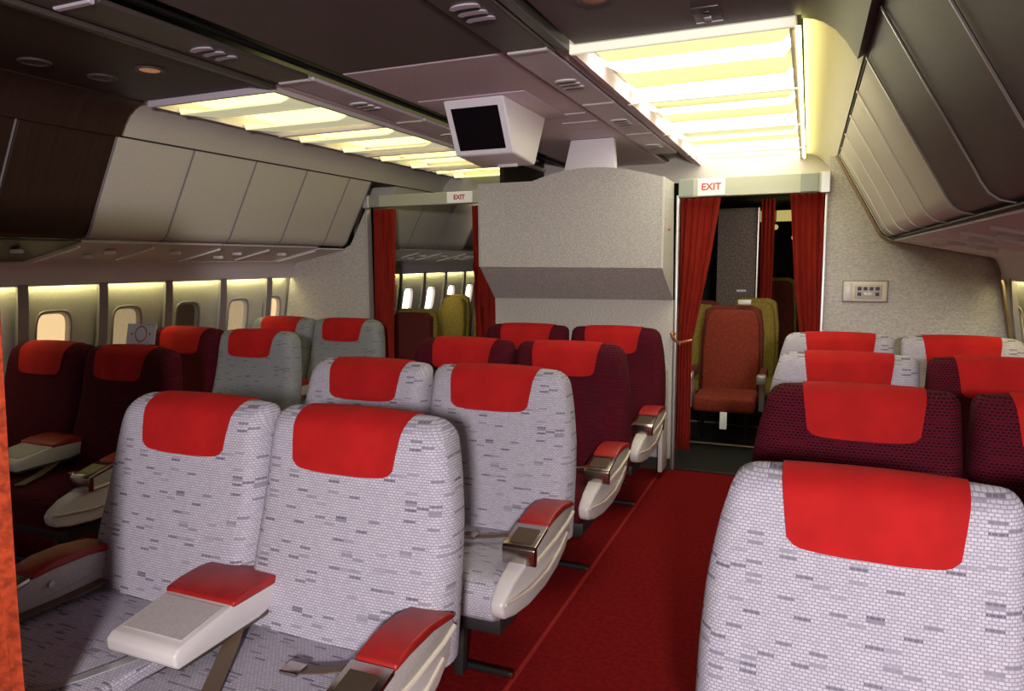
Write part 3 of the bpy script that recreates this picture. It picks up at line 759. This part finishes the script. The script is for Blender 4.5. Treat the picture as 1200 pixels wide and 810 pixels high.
def build_seat(cols, root):
    """cols = fabric of (left, right) seat"""
    for k, s in ((0, -1), (1, 1)):
        cx = s*.3175
        o = obj('backrest', back_mesh(s), cols[k], root, 60, (cx, 0, 0))
        obj('headrest_cover', cover_mesh(s, 3+k), 'red_cloth', o, 40)
        obj('seat_cushion', cushion_mesh(), cols[k], root, 50, (cx, 0, 0))
        a = obj('armrest', arm_mesh(s), 'white_plastic', root, 40, (s*.284, 0, -.014))
        obj('arm_panel', upper_arm(s), 'grey_plastic', a, 40)
        obj('arm_pad', arm_pad(s), 'red_vinyl', a, 40)
        obj('ashtray', ash_cap(s), 'chrome', a, 30)
        obj('ashtray_lid', ash_lid(s), 'bronze', a, 30)
        obj('trim_strip', strip_along([(-.515, .503), (-.3, .512), (-.15, .528), (-.08, .546)], s, lambda y: .419, .0075), 'cream_trim', a, 60)
        obj('trim_strip', strip_along([(-.672, .420), (-.61, .414), (-.5, .406), (-.35, .412), (-.22, .438), (-.13, .475)], s, lambda y: bulge(y)-.001, .006), 'cream_trim', a, 60)
        if s < 0: obj('recline_button', disc((-.310, -.33, .548), .011, .012, 'x', 12), 'chrome', a)
        # belt from the outer corner over the cushion
        px = cx+s*.262
        if s < 0: b = strap([(px+.0, -.16, .478), (px+.0, -.30, .476), (px+.01, -.45, .486), (px+.015, -.60, .488)], (.045, 0, 0), .003)
        else: b = strap([(px-s*.0, -.19, .475), (px-s*.04, -.26, .482), (px-s*.12, -.32, .482), (px-s*.20, -.36, .484)], (0, .035, .0), .003)
        bl = obj('seat_belt', b, 'brown_strap', root, 30)
        if s > 0: obj('buckle', box(px-s*.20-.028, px-s*.20+.028, -.385, -.335, .482, .494, .004), 'chrome', bl)
        for y in (-.50, -.06):
            obj('leg', prism([(y-.02, .012), (y+.02, .012), (y+.05, .26), (y+.005, .26)], s*.40-.018, s*.40+.018, 'x', .004), 'dark_frame', root)
    # shared parts
    obj('seat_frame', box(-.60, .60, -.58, -.02, .235, .302, .01), 'dark_frame', root)
    for y, q in ((-.46, .585), (-.06, .43)):
        o = obj('foot_bar', tube([(-q, y, .022), (q, y, .022)], .013, 10), 'black_metal', root)
        for s in (-1, 1): obj('end_cap', tube([(s*(q-.003), y, .022), (s*(q+.012), y, .022)], .0135, 10), 'chrome', o)
    c = obj('centre_armrest', prism([(-.488, .498), (-.500, .510), (-.502, .540), (-.484, .555), (-.30, .584), (-.09, .584), (-.09, .520), (-.2, .500)], -.125, .125, 'x', .008, 3), 'white_plastic', root, 30)
    obj('lid_panel', prism([(-.462, .5585), (-.462, .5620), (-.315, .5850), (-.315, .582)], -.108, .108, 'x', .001, 1), 'grey_plastic', c)
    pb = prism([(-.302, .578), (-.300, .595), (-.25, .605), (-.18, .608), (-.11, .600), (-.082, .589), (-.082, .576)], -.130, .130, 'x', .008, 3)
    obj('arm_pad', pb, 'red_vinyl', c)
    obj('tray', box(-.115, .115, -.475, -.10, .484, .503, .006), 'bronze', c)
    obj('hinge', box(-.02, .02, -.20, -.10, .44, .50, .004), 'black_metal', c)
    obj('strut', strap([(-.03, -.40, .490), (-.07, -.50, .484), (-.12, -.60, .481), (-.17, -.66, .475)], (.042, .02, 0), .004), 'aluminium', c)
    obj('seat_belt', strap([(.10, -.27, .497), (.13, -.32, .484), (.19, -.42, .478), (.29, -.58, .482)], (.042, .02, 0), .003), 'brown_strap', root)
G, M_, BG = 'grey_weave', 'maroon_weave', 'blue_grey_weave_dim'
ROWY = [1.72, 2.70, 3.68, 4.69]
CXs = {'left': -3.755, 'centre': -1.54, 'right': .51}
protos = {}
def seat_unit(block, r, cols, label):
    loc = (CXs[block]-{('right', 0): .055, ('centre', 0): .03}.get((block, r), 0), ROWY[r]-(.03 if (block, r) == ('right', 0) else 0), 0)
    if cols in protos and not (block == 'right' and len(protos) == 0):
        o = copy_tree(protos[cols])
    else:
        o = thing('double_seat', '', 'seat'); build_seat(cols, o); protos[cols] = o
    if block == 'right':
        arms = [c for c in o.children if c.name.startswith('armrest') and c.location.x < 0]
        for a in arms:
            if r == 0:
                for q in list(a.children): bpy.data.objects.remove(q)
                bpy.data.objects.remove(a)
            else: a.location.x += .03
    if (block, r) == ('right', 0): o.scale = (.965,)*3; o.rotation_euler.z = math.radians(-2.2)
    o.location = loc; tag(o, label, 'seat', 'double seats in the %s block' % block)
seat_unit('centre', 0, (G, G), 'nearest grey woven double seat in the centre block, with white centre armrest')
seat_unit('centre', 1, (G, G), 'second grey woven double seat in the centre block, behind the nearest one')
seat_unit('centre', 2, (M_, M_), 'dark maroon double seat in the centre block, directly behind the grey ones')
seat_unit('centre', 3, (M_, M_), 'dark maroon double seat in the centre block, against the bulkhead')
seat_unit('right', 0, (G, G), 'large grey woven double seat filling the lower right corner')
seat_unit('right', 1, (M_, M_), 'maroon black double seat right of the aisle, behind the nearest grey one')
seat_unit('right', 2, (G, M_), 'double seat right of the aisle with one grey and one maroon back')
seat_unit('right', 3, (G, G), 'grey double seat right of the aisle, against the right bulkhead')
seat_unit('left', 1, (M_, M_), 'dark maroon double seat in the shadow at the left photo edge')
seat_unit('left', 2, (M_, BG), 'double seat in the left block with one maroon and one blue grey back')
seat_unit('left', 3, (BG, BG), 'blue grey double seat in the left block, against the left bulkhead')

# leaflet on the seat top
lf = thing('leaflet', 'pale blue leaflet with red ring emblem standing on the dark maroon seat at left', 'leaflet', (-3.41, 2.79, 1.092))
lf.rotation_euler = (math.radians(-14), 0, math.radians(8))
obj('card', box(-.095, .095, -.002, .002, 0, .115, .001), 'card_blue', lf)
bm = bmesh.new(); n = 28
for r0, r1 in ((.034, .040),):
    a = [bm.verts.new((r0*math.cos(2*PI*k/n), -.003, .058+1.15*r0*math.sin(2*PI*k/n))) for k in range(n)]; b = [bm.verts.new((r1*math.cos(2*PI*k/n), -.003, .058+1.15*r1*math.sin(2*PI*k/n))) for k in range(n)]
    for k in range(n): bm.faces.new((a[k], a[(k+1) % n], b[(k+1) % n], b[k]))
obj('ring_emblem', bm, 'sign_red', lf)
obj('mark', prism([(.055, .05), (.068, .058), (.055, .066)], -.004, -.002, 'y'), 'sign_red', lf)
obj('mark', prism([(-.055, .05), (-.068, .058), (-.055, .066)], -.004, -.002, 'y'), 'sign_red', lf)
obj('top_edge', box(-.01, .093, -.004, -.002, .107, .113), 'white_plastic', lf)

# ------------------------------------------------------------------ cabin beyond the bulkhead
def aft_seat(x, y, wd, top, mt, wing, label, arms=True, base=True):
    root = thing('cabin_seat', label, 'seat', (x, y, 0), 'seats beyond the doorways')
    b = prism([(-wd/2, .40), (-wd/2-.004, .75), (-wd/2+.01, 1.0), (-wd/2+.03, top-.04), (-wd/2+.07, top), (wd/2-.07, top), (wd/2-.03, top-.04), (wd/2-.01, 1.0), (wd/2+.004, .75), (wd/2, .40)], 0, .10, 'y', .025, 3)
    for v in b.verts: v.co.y += (v.co.z-.4)*.16
    obj('backrest', b, mt, root, 50)
    b = prism([(-wd/2-.03, .38), (-wd/2-.03, .9), (-wd/2+.0, top+.0), (-wd/2+.07, top+.035), (wd/2-.07, top+.035), (wd/2+.0, top+.0), (wd/2+.03, .9), (wd/2+.03, .38)], .085, .16, 'y', .02, 2)
    for v in b.verts: v.co.y += (v.co.z-.4)*.16
    obj('back_shell', b, wing, root, 50)
    obj('seat_cushion', box(-wd/2-.01, wd/2+.01, -.46, .02, .30, .43, .035, 3), mt, root, 50)
    if arms:
        for s in (-1, 1):
            xa = s*(wd/2+.05)
            a = obj('armrest', prism([(-.40, .56), (-.40, .605), (.02, .62), (.06, .58), (.0, .545)], xa-.028, xa+.028, 'x', .008, 2), wing, root)
            obj('arm_cap', box(xa-.036, xa+.036, -.43, -.33, .545, .615, .010), 'aluminium', a)
            obj('arm_support', prism([(-.30, .30), (-.35, .545), (-.22, .545), (-.08, .34)], xa-.020, xa+.020, 'x', .005), 'aluminium', a)
    if base:
        obj('leg', tube([(-wd/2+.06, -.32, .31), (-wd/2+.03, -.10, .0)], .014), 'chrome', root)
        obj('leg', tube([(wd/2-.06, -.32, .31), (wd/2-.06, -.32, .0)], .014), 'black_metal', root)
        obj('life_vest_tag', box(-.02, .035, -.47, -.455, .17, .31, .003), 'sign_white', root)
        obj('floor_rail', tube([(-wd/2-.05, -.34, .01), (wd/2+.10, -.34, .01)], .012), 'bronze', root)
    return root
aft_seat(-.60, 6.30, .47, 1.10, 'orange_fabric', 'dark_red_fabric', 'orange red aircraft seat facing the right doorway')
aft_seat(-1.02, 7.1, .42, 1.10, 'mustard_fabric', 'dark_red_fabric', 'mustard seat half hidden behind the orange red seat and the tied curtain', False, True)
aft_seat(-.47, 7.05, .40, 1.13, 'mustard_fabric', 'mustard_fabric', 'mustard seat directly behind the orange red seat', False, True)
s_ = aft_seat(-.30, 8.4, .34, 1.30, 'dark_red_fabric', 'mustard_fabric', 'dim dark red seat with mustard sides, farthest in the right doorway')
aft_seat(-3.66, 6.0, .46, 1.035, 'dark_red_fabric', 'mustard_fabric', 'dark red seat with mustard top in the left doorway', False)
aft_seat(-4.25, 8.0, .40, 1.08, 'mustard_fabric', 'mustard_fabric', 'mustard yellow seat in the middle of the left doorway', False)
aft_seat(-4.02, 8.75, .5, 1.10, 'mustard_fabric', 'mustard_fabric', 'mustard yellow seat at the right of the left doorway', False)
# small card on the orange seat top
tag(obj('place_card', box(-.56, -.45, 6.46, 6.475, 1.15, 1.19, .003), 'white_plastic'), 'small white card on top of the orange red seat', 'card')
# partition in the right view
pt = thing('partition', 'dark tweed partition with chrome edge beyond the right doorway', 'partition', (-.66, 7.45, 0))
obj('panel', box(-.20, .17, 0, .05, 0, 2.05, .004), 'tweed_dark', pt)
obj('edge_post', tube([(.185, -.0, 0), (.185, 0, 2.05)], .016, 10), 'chrome', pt)
obj('small_plate', box(.0, .09, -.008, 0, 1.22, 1.24), 'white_plastic', pt)
cb2 = curtain([(2.15, -.46, -.34), (.1, -.46, -.34)], 7.7, 'dark red curtain beside the chrome post, far beyond the right doorway', 'curtain_red', 3, .02, 31)
wA = tag(obj('wall_aft', box(-4.9, 1.7, YE, YE+.05, 0, 2.5), 'plenum'), 'dark end of the cabin beyond the doorways', 'wall', kind='structure')
tag(obj('wall_partition', box(-2.34, -2.30, YB+.2, YE, 0, 2.5), 'plenum'), 'dark inner wall between the two views beyond the doorways', 'wall', kind='structure')
tag(obj('lit_ceiling_patch', box(-.62, .2, 8.6, 8.66, 1.97, 2.09, .004), 'yellow_light'), 'dim yellow glowing board standing in for lit ceiling far beyond the right doorway', 'lit ceiling')  # lit stretch of ceiling made as a glowing board
for i, (x, z) in enumerate(((-.36, 1.90), (-.16, 1.78), (-.42, 1.75))):
    o = thing('ceiling_globe', ['round dim lamp below the yellow lit ceiling patch', 'round dim lamp right of the others beyond the right doorway', 'round dim lamp left of the others beyond the right doorway'][i], 'lamp', (x, 8.5, z))
    obj('globe', disc((0, 0, 0), .03, .03, 'y', 16), 'yellow_light', o); obj('stem', tube([(0, .0, .02), (0, .02, 2.2-z)], .006), 'bronze', o)
# unseen point lights added to brighten the next cabin
for x, y, e in ((-.5, 5.75, 3.0), (-3.3, 7.6, 5.0), (-.1, 7.3, 3.0)):
    lamp('aft_fill_light', 'POINT', (x, y, 2.1), e, (1, .85, .6), shadow_soft_size=.06)
